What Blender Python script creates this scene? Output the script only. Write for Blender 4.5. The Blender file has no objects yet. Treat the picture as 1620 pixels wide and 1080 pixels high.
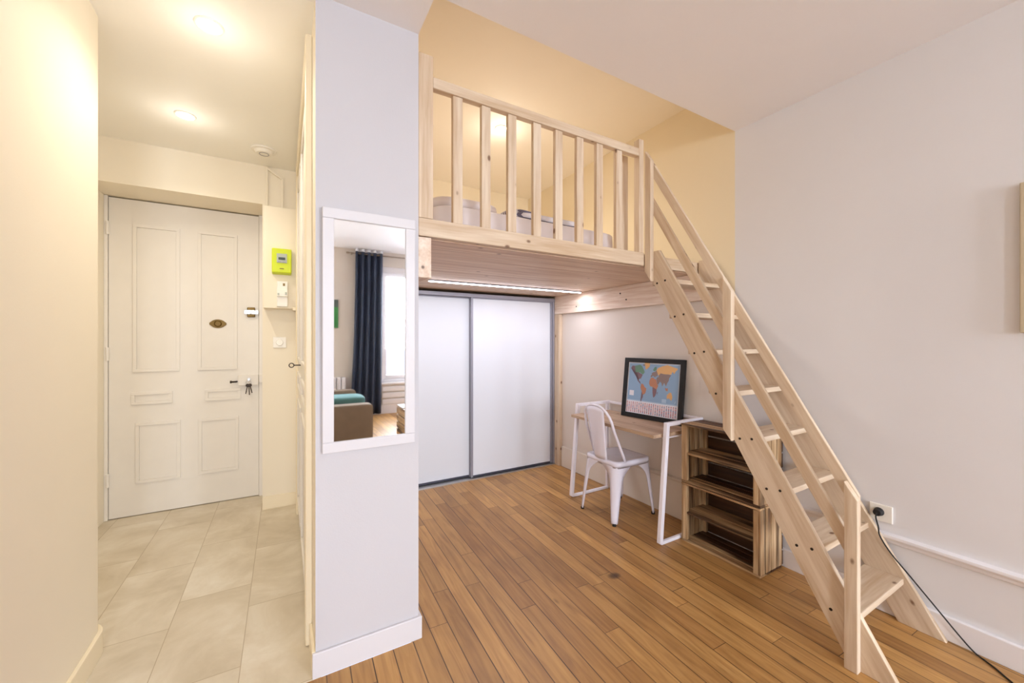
import bpy, bmesh, math, random
from mathutils import Vector, Matrix
random.seed(7)
S = bpy.context.scene
C = S.collection

# ------------------------------------------------------------------ camera, world, exposure, daylight
TH = math.atan(361 / 624.0)
cam = bpy.data.cameras.new('camera'); cam.sensor_width = 36.0; cam.sensor_fit = 'HORIZONTAL'
cam.lens = 624.0 / 1620.0 * 36.0; cam.shift_y = -2 / 1620.0; cam.clip_start = 0.02
co = bpy.data.objects.new('camera', cam); C.objects.link(co)
co.location = (0, 0, 1.35); co.rotation_euler = (math.pi / 2, 0, -TH)
S.camera = co
S.view_settings.view_transform = 'Standard'; S.view_settings.look = 'None'
S.view_settings.gamma = 1.0; S.view_settings.use_curve_mapping = False
S.view_settings.exposure = 0.0
S.cycles.use_denoising = True
S.cycles.max_bounces = 10; S.cycles.diffuse_bounces = 6; S.cycles.glossy_bounces = 4
S.cycles.sample_clamp_indirect = 6.0

def lin(r, g, b):
    f = lambda c: (c / 255 / 12.92) if c / 255 <= 0.04045 else ((c / 255 + 0.055) / 1.055) ** 2.4
    return (f(r), f(g), f(b), 1.0)

w = bpy.data.worlds.new('sky'); S.world = w; w.use_nodes = True
wb = w.node_tree.nodes['Background']; wb.inputs[0].default_value = lin(225, 232, 255); wb.inputs[1].default_value = 1.6

def area(name, loc, rot, sx, sy, power, col, spread=math.pi):
    l = bpy.data.lights.new(name, 'AREA'); l.shape = 'RECTANGLE'; l.size = sx; l.size_y = sy
    l.energy = power; l.color = col[:3]; l.spread = spread
    o = bpy.data.objects.new(name, l); C.objects.link(o); o.location = loc; o.rotation_euler = rot
    return o
# bright sky outside the window behind the camera and the added second one
DAY = lin(235, 244, 255)
area('sky_daylight', (0.93, -4.70, 2.30), (math.radians(76), 0, 0), 4.2, 2.6, 1600, DAY)

# ------------------------------------------------------------------ node helpers / materials
def newmat(name):
    m = bpy.data.materials.new(name); m.use_nodes = True
    nt = m.node_tree; b = nt.nodes['Principled BSDF']
    return m, nt, b
def N(nt, t, **kw):
    n = nt.nodes.new(t)
    for k, v in kw.items(): setattr(n, k, v)
    return n
def L(nt, a, b): nt.links.new(a, b)
def math_(nt, op, a, b=None, c=None):
    n = N(nt, 'ShaderNodeMath', operation=op)
    for i, v in enumerate((a, b, c)):
        if v is None: continue
        if isinstance(v, (int, float)): n.inputs[i].default_value = v
        else: L(nt, v, n.inputs[i])
    return n.outputs[0]
def mix(nt, fac, a, b, mode='MIX'):
    n = N(nt, 'ShaderNodeMix', data_type='RGBA', blend_type=mode)
    for i, v in ((0, fac), (6, a), (7, b)):
        if isinstance(v, (int, float)): n.inputs[i].default_value = v
        elif isinstance(v, tuple): n.inputs[i].default_value = v
        else: L(nt, v, n.inputs[i])
    return n.outputs[2]
def ramp(nt, fac, stops):
    n = N(nt, 'ShaderNodeValToRGB'); cr = n.color_ramp
    while len(cr.elements) < len(stops): cr.elements.new(0.5)
    for e, (p, c) in zip(cr.elements, stops): e.position = p; e.color = c
    L(nt, fac, n.inputs[0]); return n.outputs[0]
def plain(name, col, rough=0.5, metal=0.0, emit=None, strength=0.0, coat=0.0, noise=0.0):
    m, nt, b = newmat(name)
    b.inputs['Base Color'].default_value = col; b.inputs['Roughness'].default_value = rough
    b.inputs['Metallic'].default_value = metal
    if coat: b.inputs['Coat Weight'].default_value = coat
    if emit: b.inputs['Emission Color'].default_value = emit; b.inputs['Emission Strength'].default_value = strength
    if noise:
        tc = N(nt, 'ShaderNodeTexCoord'); no = N(nt, 'ShaderNodeTexNoise'); no.inputs['Scale'].default_value = 9
        L(nt, tc.outputs['Object'], no.inputs[0])
        d = tuple(c * (1 - noise) for c in col[:3]) + (1,)
        L(nt, mix(nt, no.outputs[0], d, col), b.inputs['Base Color'])
    return m
def paint(name, col, rough=0.6, bump=0.12):
    m, nt, b = newmat(name)
    b.inputs['Roughness'].default_value = rough
    tc = N(nt, 'ShaderNodeTexCoord'); no = N(nt, 'ShaderNodeTexNoise'); no.inputs['Scale'].default_value = 3.0; no.inputs['Detail'].default_value = 4
    L(nt, tc.outputs['Object'], no.inputs[0])
    d = tuple(c * 0.965 for c in col[:3]) + (1,)
    L(nt, mix(nt, no.outputs[0], d, col), b.inputs['Base Color'])
    n2 = N(nt, 'ShaderNodeTexNoise'); n2.inputs['Scale'].default_value = 160; L(nt, tc.outputs['Object'], n2.inputs[0])
    bp = N(nt, 'ShaderNodeBump'); bp.inputs['Strength'].default_value = bump; bp.inputs['Distance'].default_value = 0.002
    L(nt, n2.outputs[0], bp.inputs['Height']); L(nt, bp.outputs[0], b.inputs['Normal'])
    return m
def wood(name, light, dark, axis='x', slope=0.0, rough=0.5, knots=0.5, scale=1.0, burn=0.0, plank=0.0, knotcol=None, contrast=1.0):
    """grain runs along axis; slope tilts it in the YZ plane; object info random shifts it per object"""
    m, nt, b = newmat(name)
    tc = N(nt, 'ShaderNodeTexCoord'); oi = N(nt, 'ShaderNodeObjectInfo')
    base = tc.outputs['Object']
    if slope:
        r0 = N(nt, 'ShaderNodeMapping'); r0.inputs['Rotation'].default_value = (-slope, 0, 0); L(nt, base, r0.inputs[0]); base = r0.outputs[0]
    add = N(nt, 'ShaderNodeVectorMath', operation='ADD'); L(nt, base, add.inputs[0])
    cmb = N(nt, 'ShaderNodeCombineXYZ')
    rr = math_(nt, 'MULTIPLY', oi.outputs['Random'], 37.0)
    for i in range(3): L(nt, rr, cmb.inputs[i])
    L(nt, cmb.outputs[0], add.inputs[1]); v = add.outputs[0]
    sc = {'x': (0.6, 9, 9), 'y': (9, 0.6, 9), 'z': (9, 9, 0.6)}[axis]
    mp = N(nt, 'ShaderNodeMapping'); mp.inputs['Scale'].default_value = tuple(s * scale for s in sc); L(nt, v, mp.inputs[0])
    n1 = N(nt, 'ShaderNodeTexNoise'); n1.inputs['Scale'].default_value = 2.2; n1.inputs['Detail'].default_value = 6; n1.inputs['Distortion'].default_value = 0.6
    L(nt, mp.outputs[0], n1.inputs[0])
    n2 = N(nt, 'ShaderNodeTexNoise'); n2.inputs['Scale'].default_value = 9; n2.inputs['Detail'].default_value = 3
    L(nt, mp.outputs[0], n2.inputs[0])
    f = math_(nt, 'ADD', math_(nt, 'MULTIPLY', n1.outputs[0], 0.65), math_(nt, 'MULTIPLY', n2.outputs[0], 0.35))
    c = ramp(nt, f, [(0.5 - 0.16 / contrast, dark), (0.5 + 0.12 / contrast, light)])
    if plank:
        sep = N(nt, 'ShaderNodeSeparateXYZ'); L(nt, tc.outputs['Object'], sep.inputs[0])
        q = math_(nt, 'DIVIDE', sep.outputs[1], plank)
        wn = N(nt, 'ShaderNodeTexWhiteNoise', noise_dimensions='1D'); L(nt, math_(nt, 'FLOOR', q), wn.inputs['W'])
        c = mix(nt, math_(nt, 'MULTIPLY', wn.outputs[0], 0.4), c, dark)
        g = math_(nt, 'LESS_THAN', math_(nt, 'FRACT', q), 0.045)
        c = mix(nt, math_(nt, 'MULTIPLY', g, 0.6), c, tuple(x * 0.35 for x in dark[:3]) + (1,))
    if burn:
        nb = N(nt, 'ShaderNodeTexNoise'); nb.inputs['Scale'].default_value = 1.9; nb.inputs['Detail'].default_value = 5
        L(nt, mp.outputs[0], nb.inputs[0])
        fb = ramp(nt, nb.outputs[0], [(0.49, (0, 0, 0, 1)), (0.60, (1, 1, 1, 1))])
        c = mix(nt, math_(nt, 'MULTIPLY', fb, burn), c, lin(62, 36, 20))
    if knots:
        ks = {'x': (7, 12, 12), 'y': (12, 7, 12), 'z': (12, 12, 7)}[axis]
        mk = N(nt, 'ShaderNodeMapping'); mk.inputs['Scale'].default_value = ks; L(nt, v, mk.inputs[0])
        vo = N(nt, 'ShaderNodeTexVoronoi'); vo.inputs['Scale'].default_value = 1.0; L(nt, mk.outputs[0], vo.inputs[0])
        sepc = N(nt, 'ShaderNodeSeparateColor'); L(nt, vo.outputs['Color'], sepc.inputs[0])
        keep = math_(nt, 'GREATER_THAN', sepc.outputs[0], 1 - knots)
        core = ramp(nt, vo.outputs['Distance'], [(0.07, (1, 1, 1, 1)), (0.13, (0, 0, 0, 1))])
        halo = ramp(nt, vo.outputs['Distance'], [(0.06, (1, 1, 1, 1)), (0.24, (0, 0, 0, 1))])
        c = mix(nt, math_(nt, 'MULTIPLY', math_(nt, 'MULTIPLY', halo, keep), 0.35), c, dark)
        c = mix(nt, math_(nt, 'MULTIPLY', math_(nt, 'MULTIPLY', core, keep), 0.85), c, knotcol or lin(104, 68, 44))
    L(nt, c, b.inputs['Base Color']); b.inputs['Roughness'].default_value = rough
    bp = N(nt, 'ShaderNodeBump'); bp.inputs['Strength'].default_value = 0.15; bp.inputs['Distance'].default_value = 0.002
    L(nt, n2.outputs[0], bp.inputs['Height']); L(nt, bp.outputs[0], b.inputs['Normal'])
    return m
def parquet(name):
    m, nt, b = newmat(name)
    tc = N(nt, 'ShaderNodeTexCoord')
    rot = N(nt, 'ShaderNodeMapping'); rot.inputs['Rotation'].default_value = (0, 0, math.radians(2.0)); L(nt, tc.outputs['Object'], rot.inputs[0])
    sep = N(nt, 'ShaderNodeSeparateXYZ'); L(nt, rot.outputs[0], sep.inputs[0])
    W = 0.088
    q = math_(nt, 'DIVIDE', sep.outputs[0], W); col = math_(nt, 'FLOOR', q)
    w1 = N(nt, 'ShaderNodeTexWhiteNoise', noise_dimensions='1D'); L(nt, col, w1.inputs['W'])
    w1b = N(nt, 'ShaderNodeTexWhiteNoise', noise_dimensions='1D'); L(nt, math_(nt, 'ADD', col, 91.3), w1b.inputs['W'])
    ln = math_(nt, 'ADD', math_(nt, 'MULTIPLY', w1b.outputs[0], 0.8), 0.85)
    p = math_(nt, 'DIVIDE', math_(nt, 'ADD', sep.outputs[1], math_(nt, 'MULTIPLY', w1.outputs[0], 3.0)), ln)
    row = math_(nt, 'FLOOR', p)
    cv = N(nt, 'ShaderNodeCombineXYZ'); L(nt, col, cv.inputs[0]); L(nt, row, cv.inputs[1])
    w2 = N(nt, 'ShaderNodeTexWhiteNoise', noise_dimensions='2D'); L(nt, cv.outputs[0], w2.inputs['Vector'])
    gv = N(nt, 'ShaderNodeCombineXYZ'); L(nt, math_(nt, 'ADD', math_(nt, 'MULTIPLY', sep.outputs[0], 1.0), math_(nt, 'MULTIPLY', w2.outputs[0], 31)), gv.inputs[0])
    L(nt, sep.outputs[1], gv.inputs[1]); L(nt, math_(nt, 'MULTIPLY', w2.outputs[0], 9), gv.inputs[2])
    mp = N(nt, 'ShaderNodeMapping'); mp.inputs['Scale'].default_value = (14, 1.1, 1); L(nt, gv.outputs[0], mp.inputs[0])
    n1 = N(nt, 'ShaderNodeTexNoise'); n1.inputs['Scale'].default_value = 2.0; n1.inputs['Detail'].default_value = 7; n1.inputs['Distortion'].default_value = 1.4
    L(nt, mp.outputs[0], n1.inputs[0])
    g = ramp(nt, n1.outputs[0], [(0.25, lin(166, 121, 70)), (0.50, lin(194, 149, 91)), (0.78, lin(214, 170, 110))])
    tone = ramp(nt, w2.outputs[0], [(0.0, lin(212, 200, 188)), (0.5, lin(228, 222, 212)), (1.0, lin(255, 250, 240))])
    c = mix(nt, 1.0, g, tone, 'MULTIPLY')
    # worn, dirty patches
    n3 = N(nt, 'ShaderNodeTexNoise'); n3.inputs['Scale'].default_value = 2.3; n3.inputs['Detail'].default_value = 6; L(nt, tc.outputs['Object'], n3.inputs[0])
    c = mix(nt, math_(nt, 'MULTIPLY', ramp(nt, n3.outputs[0], [(0.5, (0, 0, 0, 1)), (0.75, (1, 1, 1, 1))]), 0.30), c, lin(96, 66, 42))
    # small knots
    mk = N(nt, 'ShaderNodeMapping'); mk.inputs['Scale'].default_value = (9, 3.2, 1); L(nt, tc.outputs['Object'], mk.inputs[0])
    vo = N(nt, 'ShaderNodeTexVoronoi'); vo.inputs['Scale'].default_value = 1.0; L(nt, mk.outputs[0], vo.inputs[0])
    sc_ = N(nt, 'ShaderNodeSeparateColor'); L(nt, vo.outputs['Color'], sc_.inputs[0])
    k = math_(nt, 'MULTIPLY', math_(nt, 'GREATER_THAN', sc_.outputs[0], 0.86), ramp(nt, vo.outputs['Distance'], [(0.03, (1, 1, 1, 1)), (0.11, (0, 0, 0, 1))]))
    c = mix(nt, math_(nt, 'MULTIPLY', k, 0.6), c, lin(70, 46, 30))
    # the one dark burn mark
    dx = math_(nt, 'DIVIDE', math_(nt, 'SUBTRACT', N_sep(nt, tc, 0), 1.640), 0.046)
    dy = math_(nt, 'DIVIDE', math_(nt, 'SUBTRACT', N_sep(nt, tc, 1), 1.664), 0.034)
    dd = math_(nt, 'ADD', math_(nt, 'MULTIPLY', dx, dx), math_(nt, 'MULTIPLY', dy, dy))
    c = mix(nt, math_(nt, 'MULTIPLY', ramp(nt, dd, [(0.1, (1, 1, 1, 1)), (1.0, (0, 0, 0, 1))]), 0.85), c, lin(58, 36, 24))
    fr = math_(nt, 'FRACT', q)
    gap = math_(nt, 'LESS_THAN', math_(nt, 'MINIMUM', fr, math_(nt, 'SUBTRACT', 1.0, fr)), 0.026)
    fy = math_(nt, 'MULTIPLY', math_(nt, 'FRACT', p), ln)
    gap2 = math_(nt, 'LESS_THAN', fy, 0.003)
    gg = math_(nt, 'MAXIMUM', gap, gap2)
    wg = math_(nt, 'ADD', 0.60, math_(nt, 'MULTIPLY', w1b.outputs[0], 0.4))
    c = mix(nt, math_(nt, 'MULTIPLY', gg, wg), c, lin(60, 36, 20))
    L(nt, c, b.inputs['Base Color'])
    L(nt, ramp(nt, n1.outputs[0], [(0.2, (0.34,) * 3 + (1,)), (0.8, (0.48,) * 3 + (1,))]), b.inputs['Roughness'])
    bp = N(nt, 'ShaderNodeBump'); bp.inputs['Strength'].default_value = 0.35; bp.inputs['Distance'].default_value = 0.002
    L(nt, math_(nt, 'SUBTRACT', math_(nt, 'MULTIPLY', n1.outputs[0], 0.2), gg), bp.inputs['Height']); L(nt, bp.outputs[0], b.inputs['Normal'])
    return m
def N_sep(nt, tc, i):
    s = N(nt, 'ShaderNodeSeparateXYZ'); L(nt, tc.outputs['Object'], s.inputs[0]); return s.outputs[i]
def tiles(name):
    m, nt, b = newmat(name)
    tc = N(nt, 'ShaderNodeTexCoord'); x, y = N_sep(nt, tc, 0), N_sep(nt, tc, 1)
    q = math_(nt, 'DIVIDE', math_(nt, 'ADD', x, 0.155 + 3.1), 0.310); col = math_(nt, 'FLOOR', q)
    par = math_(nt, 'MODULO', col, 2.0)
    p = math_(nt, 'DIVIDE', math_(nt, 'ADD', math_(nt, 'SUBTRACT', y, 1.760), math_(nt, 'MULTIPLY', par, 0.425)), 0.640)
    row = math_(nt, 'FLOOR', p)
    cv = N(nt, 'ShaderNodeCombineXYZ'); L(nt, col, cv.inputs[0]); L(nt, row, cv.inputs[1])
    w2 = N(nt, 'ShaderNodeTexWhiteNoise', noise_dimensions='2D'); L(nt, cv.outputs[0], w2.inputs['Vector'])
    ad = N(nt, 'ShaderNodeVectorMath', operation='ADD'); L(nt, tc.outputs['Object'], ad.inputs[0]); L(nt, w2.outputs['Color'], ad.inputs[1])
    n1 = N(nt, 'ShaderNodeTexNoise'); n1.inputs['Scale'].default_value = 3.0; n1.inputs['Detail'].default_value = 9; n1.inputs['Roughness'].default_value = 0.62; n1.inputs['Distortion'].default_value = 0.5
    L(nt, ad.outputs[0], n1.inputs[0])
    c = ramp(nt, n1.outputs[0], [(0.30, lin(198, 186, 164)), (0.52, lin(218, 208, 190)), (0.72, lin(236, 230, 218))])
    c = mix(nt, math_(nt, 'MULTIPLY', w2.outputs[0], 0.22), c, lin(192, 176, 148))
    fr = math_(nt, 'FRACT', q); e1 = math_(nt, 'MULTIPLY', math_(nt, 'MINIMUM', fr, math_(nt, 'SUBTRACT', 1.0, fr)), 0.31)
    f2 = math_(nt, 'FRACT', p); e2 = math_(nt, 'MULTIPLY', math_(nt, 'MINIMUM', f2, math_(nt, 'SUBTRACT', 1.0, f2)), 0.64)
    g = math_(nt, 'LESS_THAN', math_(nt, 'MINIMUM', e1, e2), 0.0016)
    c = mix(nt, math_(nt, 'MULTIPLY', g, 0.8), c, lin(168, 150, 122))
    L(nt, c, b.inputs['Base Color']); b.inputs['Roughness'].default_value = 0.42
    return m

M = {}
M['paint_lav'] = paint('lavender_grey_wall_paint', lin(228, 226, 228))
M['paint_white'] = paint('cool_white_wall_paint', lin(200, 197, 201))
M['paint_cream'] = paint('cream_wall_paint', lin(244, 235, 217))
M['paint_yellow'] = paint('yellow_cream_alcove_paint', lin(238, 224, 194))
M['paint_beige'] = paint('pale_beige_wall_paint', lin(222, 212, 202))
M['ceil'] = paint('white_ceiling_paint', lin(243, 240, 241))
M['ceil_hall'] = paint('warm_white_ceiling_paint', lin(250, 248, 243))
M['ceil_alc'] = paint('cream_ceiling_paint', lin(250, 243, 228))
M['trim'] = plain('white_gloss_trim', lin(236, 233, 236), 0.35)
M['frame_white'] = plain('white_mirror_frame_paint', lin(214, 211, 215), 0.4)
M['trim_beige'] = plain('beige_gloss_trim', lin(228, 218, 206), 0.35)
M['trim_cream'] = plain('cream_gloss_trim', lin(244, 232, 206), 0.35)
M['door_white'] = plain('old_white_door_paint', lin(238, 233, 226), 0.38, noise=0.05)
M['floor'] = parquet('oak_parquet'); M['tile'] = tiles('beige_stone_tile')
PL, PD = lin(220, 201, 177), lin(192, 163, 131)
M['pine_x'] = wood('pine_grain_across', PL, PD, 'x', knots=0.95)
M['pine_y'] = wood('pine_grain_deep', PL, PD, 'y', knots=0.95)
M['pine_z'] = wood('pine_grain_upright', PL, PD, 'z', knots=0.95)
SL = math.atan(1.70)
M['pine_s'] = wood('pine_grain_sloping', PL, PD, 'y', slope=SL, knots=0.5)
M['pine_deck'] = wood('pine_tongue_boards', lin(238, 218, 196), lin(196, 160, 132), 'x', knots=0.15, plank=0.088, contrast=0.9)
M['pine_big'] = wood('pine_ledger', lin(238, 222, 206), lin(208, 178, 152), 'y', knots=0.5, knotcol=lin(78, 52, 40))
M['crate'] = wood('burnt_crate_wood', lin(210, 176, 132), lin(138, 100, 64), 'y', knots=0.2, burn=0.9, contrast=1.2)
M['crate_dark'] = wood('charred_crate_wood', lin(100, 64, 40), lin(48, 30, 22), 'y', knots=0.1, burn=0.8)
M['crate_x'] = wood('burnt_crate_wood_deep', lin(205, 168, 124), lin(130, 94, 60), 'x', knots=0.1, burn=0.9, contrast=1.3)
M['crate_z'] = wood('burnt_crate_wood_upright', lin(216, 186, 146), lin(158, 120, 80), 'z', knots=0.1, burn=0.75, contrast=1.2)
M['desk'] = wood('oak_desk_board', lin(200, 172, 145), lin(158, 126, 98), 'y', knots=0.12)
M['white_metal'] = plain('white_painted_metal', lin(240, 236, 244), 0.3)
M['chair_metal'] = plain('white_lacquered_steel', lin(232, 228, 240), 0.24, coat=0.4)
M['rubber'] = plain('black_rubber', lin(28, 26, 26), 0.7)
M['black'] = plain('black_frame_lacquer', lin(12, 11, 12), 0.55)
M['alu'] = plain('grey_aluminium', lin(150, 149, 160), 0.4, 0.3)
M['alu_dark'] = plain('dark_grey_metal', lin(70, 70, 82), 0.5, 0.4)  # darker metal for the bottom rails of the sliding doors
M['slide'] = plain('white_melamine_panel', lin(220, 223, 230), 0.28)
M['brass'] = plain('aged_brass', lin(112, 88, 42), 0.4, 0.6)
M['steel'] = plain('bright_steel', lin(200, 200, 200), 0.3, 0.8)
M['dark_iron'] = plain('dark_iron', lin(60, 50, 44), 0.45, 0.7)
M['lime'] = plain('lime_green_plastic', lin(205, 222, 20), 0.35)
M['grey_plastic'] = plain('grey_plastic', lin(176, 184, 176), 0.4)
M['lcd'] = plain('dark_display', lin(52, 66, 58), 0.2)
M['white_plastic'] = plain('white_plastic', lin(240, 236, 228), 0.35)
M['mirror'] = plain('mirror_glass', (0.93, 0.94, 0.95, 1), 0.02, 1.0)
M['sheet'] = plain('pale_bed_sheet', lin(226, 216, 216), 0.85, noise=0.08)
M['duvet'] = plain('white_cotton', lin(240, 236, 238), 0.9)
M['lamp'] = plain('warm_lamp_disc', (1, 1, 1, 1), 0.4, emit=lin(255, 238, 205), strength=30)
M['led'] = plain('led_strip_light', (1, 1, 1, 1), 0.4, emit=lin(246, 246, 255), strength=14)
M['curtain'] = plain('navy_curtain_cloth', lin(46, 56, 78), 0.6, noise=0.2)
M['lining'] = plain('white_curtain_lining', lin(232, 234, 242), 0.8)
M['rod'] = plain('brushed_rod', lin(150, 135, 120), 0.35, 0.8)
M['sofa'] = plain('taupe_woven_fabric', lin(146, 130, 112), 0.9, noise=0.18)
M['teal'] = plain('teal_cushion_cloth', lin(88, 132, 130), 0.85, noise=0.12)
M['canvas'] = plain('beige_canvas', lin(200, 184, 156), 0.8, noise=0.1)
M['green'] = plain('green_print', lin(62, 138, 72), 0.6)
M['grey_print'] = plain('dark_grey_print', lin(84, 96, 92), 0.6)
gm, gnt, gb = newmat('window_glass')
gt_ = N(gnt, 'ShaderNodeBsdfTransparent'); gg_ = N(gnt, 'ShaderNodeBsdfGlossy'); gg_.inputs['Roughness'].default_value = 0.02
gx_ = N(gnt, 'ShaderNodeMixShader'); gx_.inputs[0].default_value = 0.06
L(gnt, gt_.outputs[0], gx_.inputs[1]); L(gnt, gg_.outputs[0], gx_.inputs[2]); L(gnt, gx_.outputs[0], gnt.nodes['Material Output'].inputs['Surface'])
M['glass'] = gm
def striped(name, a, b_, freq):
    m, nt, b = newmat(name)
    tc = N(nt, 'ShaderNodeTexCoord'); f = math_(nt, 'FRACT', math_(nt, 'MULTIPLY', N_sep(nt, tc, 1), freq))
    L(nt, mix(nt, math_(nt, 'LESS_THAN', f, 0.4), a, b_), b.inputs['Base Color']); b.inputs['Roughness'].default_value = 0.9
    return m
M['stripe'] = striped('grey_striped_cotton', lin(214, 208, 212), lin(104, 98, 116), 42)

# ------------------------------------------------------------------ mesh helpers
WORLD = {}   # object -> authored world origin
def box(bm, x0, x1, y0, y1, z0, z1, mi=0):
    vs = [bm.verts.new(p) for p in ((x0, y0, z0), (x1, y0, z0), (x1, y1, z0), (x0, y1, z0), (x0, y0, z1), (x1, y0, z1), (x1, y1, z1), (x0, y1, z1))]
    fs = [bm.faces.new([vs[i] for i in q]) for q in ((0, 3, 2, 1), (4, 5, 6, 7), (0, 1, 5, 4), (1, 2, 6, 5), (2, 3, 7, 6), (3, 0, 4, 7))]
    for f in fs: f.material_index = mi
    return fs    # bottom, top, -y, +x, +y, -x
def prism(bm, poly, a, b, axis='x', mi=0):
    """poly: list of 2D points; axis x -> (y,z) extruded in x; y -> (x,z); z -> (x,y)"""
    def P(p, t): return {'x': (t, p[0], p[1]), 'y': (p[0], t, p[1]), 'z': (p[0], p[1], t)}[axis]
    A = [bm.verts.new(P(p, a)) for p in poly]; B = [bm.verts.new(P(p, b)) for p in poly]
    n = len(poly); fs = []
    fs.append(bm.faces.new(A)); fs.append(bm.faces.new(B[::-1]))
    for i in range(n): fs.append(bm.faces.new([A[i], B[i], B[(i + 1) % n], A[(i + 1) % n]]))
    for f in fs: f.material_index = mi
    return fs
def tube(bm, pts, r, n=10, mi=0, closed=False, rs=None, flat=1.0, upv=None):
    pts = [Vector(p) for p in pts]; rings = []
    m = len(pts); prev = None
    for i, p in enumerate(pts):
        if closed: t = (pts[(i + 1) % m] - pts[i - 1]).normalized()
        else: t = (pts[min(i + 1, m - 1)] - pts[max(i - 1, 0)]).normalized()
        if prev is None:
            u = (Vector(upv) if upv else (Vector((0, 0, 1)) if abs(t.z) < 0.9 else Vector((1, 0, 0))))
            u = (u - t * u.dot(t)).normalized()
        else:
            u = (prev - t * prev.dot(t)).normalized()
        prev = u; v = t.cross(u); rr = rs[i] if rs else r
        rings.append([bm.verts.new(p + u * (rr * math.cos(a)) + v * (rr * flat * math.sin(a))) for a in (2 * math.pi * k / n for k in range(n))])
    k = m if closed else m - 1
    for i in range(k):
        A, B = rings[i], rings[(i + 1) % m]
        for j in range(n):
            f = bm.faces.new([A[j], A[(j + 1) % n], B[(j + 1) % n], B[j]]); f.smooth = True; f.material_index = mi
    if not closed:
        for q in (rings[0], rings[-1][::-1]):
            f = bm.faces.new(q[::-1]); f.material_index = mi
def bar(bm, a, b, w, h, up=(0, 0, 1), mi=0):
    a, b = Vector(a), Vector(b); t = (b - a).normalized(); u = Vector(up); u = (u - t * u.dot(t)).normalized(); v = t.cross(u)
    A = [bm.verts.new(a + v * (sx * w / 2) + u * (sy * h / 2)) for sx, sy in ((-1, -1), (1, -1), (1, 1), (-1, 1))]
    B = [bm.verts.new(b + v * (sx * w / 2) + u * (sy * h / 2)) for sx, sy in ((-1, -1), (1, -1), (1, 1), (-1, 1))]
    for q in ([A[3], A[2], A[1], A[0]], [B[0], B[1], B[2], B[3]]): bm.faces.new(q).material_index = mi
    for i in range(4): bm.faces.new([A[i], A[(i + 1) % 4], B[(i + 1) % 4], B[i]]).material_index = mi
def disc(bm, c, r, d, axis='z', n=24, mi=0, r2=None):
    """cylinder from c along axis by length d, end radius r2"""
    ax = {'x': Vector((1, 0, 0)), 'y': Vector((0, 1, 0)), 'z': Vector((0, 0, 1))}[axis]
    u = Vector((0, 0, 1)) if axis != 'z' else Vector((1, 0, 0)); v = ax.cross(u); c = Vector(c); r2 = r if r2 is None else r2
    A = [bm.verts.new(c + (u * math.cos(t) + v * math.sin(t)) * r) for t in (2 * math.pi * k / n for k in range(n))]
    B = [bm.verts.new(c + ax * d + (u * math.cos(t) + v * math.sin(t)) * r2) for t in (2 * math.pi * k / n for k in range(n))]
    bm.faces.new(A[::-1]).material_index = mi; bm.faces.new(B).material_index = mi
    for i in range(n):
        f = bm.faces.new([A[i], A[(i + 1) % n], B[(i + 1) % n], B[i]]); f.material_index = mi
def grid(bm, fn, nu, nv, mi=0, smooth=True):
    V = [[bm.verts.new(fn(i / nu, j / nv)) for j in range(nv + 1)] for i in range(nu + 1)]
    for i in range(nu):
        for j in range(nv):
            f = bm.faces.new([V[i][j], V[i + 1][j], V[i + 1][j + 1], V[i][j + 1]]); f.smooth = smooth; f.material_index = mi
    return V
def superbox(bm, c, s, e=0.35, nu=28, nv=16, mi=0, wob=0.0):
    """a soft cushion-like block"""
    def sp(x, p): return math.copysign(abs(x) ** p, x)
    V = []
    for j in range(nv + 1):
        ph = -math.pi / 2 + math.pi * j / nv; row = []
        for i in range(nu):
            t = 2 * math.pi * i / nu
            x = sp(math.cos(ph), e) * sp(math.cos(t), e); y = sp(math.cos(ph), e) * sp(math.sin(t), e); z = sp(math.sin(ph), e)
            z += wob * math.sin(5 * x + 3 * y) * (1 - abs(z))
            row.append((c[0] + s[0] / 2 * x, c[1] + s[1] / 2 * y, c[2] + s[2] / 2 * z))
        V.append(row)
    bot = bm.verts.new(V[0][0]); top = bm.verts.new(V[-1][0])
    R = [[bm.verts.new(p) for p in r] for r in V[1:-1]]
    for i in range(nu):
        k = (i + 1) % nu
        f = bm.faces.new([bot, R[0][k], R[0][i]]); f.smooth = True; f.material_index = mi
        f = bm.faces.new([top, R[-1][i], R[-1][k]]); f.smooth = True; f.material_index = mi
        for j in range(len(R) - 1):
            f = bm.faces.new([R[j][i], R[j][k], R[j + 1][k], R[j + 1][i]]); f.smooth = True; f.material_index = mi

def origin_of(p): return WORLD[p.name] if p else Vector((0, 0, 0))
def build(name, bm, mats, parent=None, bevel=0.0, org=None, fix=True, seg=2):
    if fix: bmesh.ops.recalc_face_normals(bm, faces=bm.faces)
    if org is None:
        xs = [v.co for v in bm.verts]
        org = Vector(((min(v.x for v in xs) + max(v.x for v in xs)) / 2, (min(v.y for v in xs) + max(v.y for v in xs)) / 2, min(v.z for v in xs)))
    org = Vector(org)
    bmesh.ops.translate(bm, vec=-org, verts=bm.verts)
    me = bpy.data.meshes.new(name); bm.to_mesh(me); bm.free()
    for m in (mats if isinstance(mats, (list, tuple)) else [mats]): me.materials.append(M[m])
    o = bpy.data.objects.new(name, me); C.objects.link(o)
    o.location = org - origin_of(parent)
    if parent: o.parent = parent
    WORLD[o.name] = org
    if bevel:
        b = o.modifiers.new('edge', 'BEVEL'); b.width = bevel; b.segments = seg; b.limit_method = 'ANGLE'; b.angle_limit = math.radians(40)
        b.harden_normals = False
    return o
def tag(o, label=None, cat=None, group=None, kind=None):
    if label: o['label'] = label
    if cat: o['category'] = cat
    if group: o['group'] = group
    if kind: o['kind'] = kind
    return o
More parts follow.
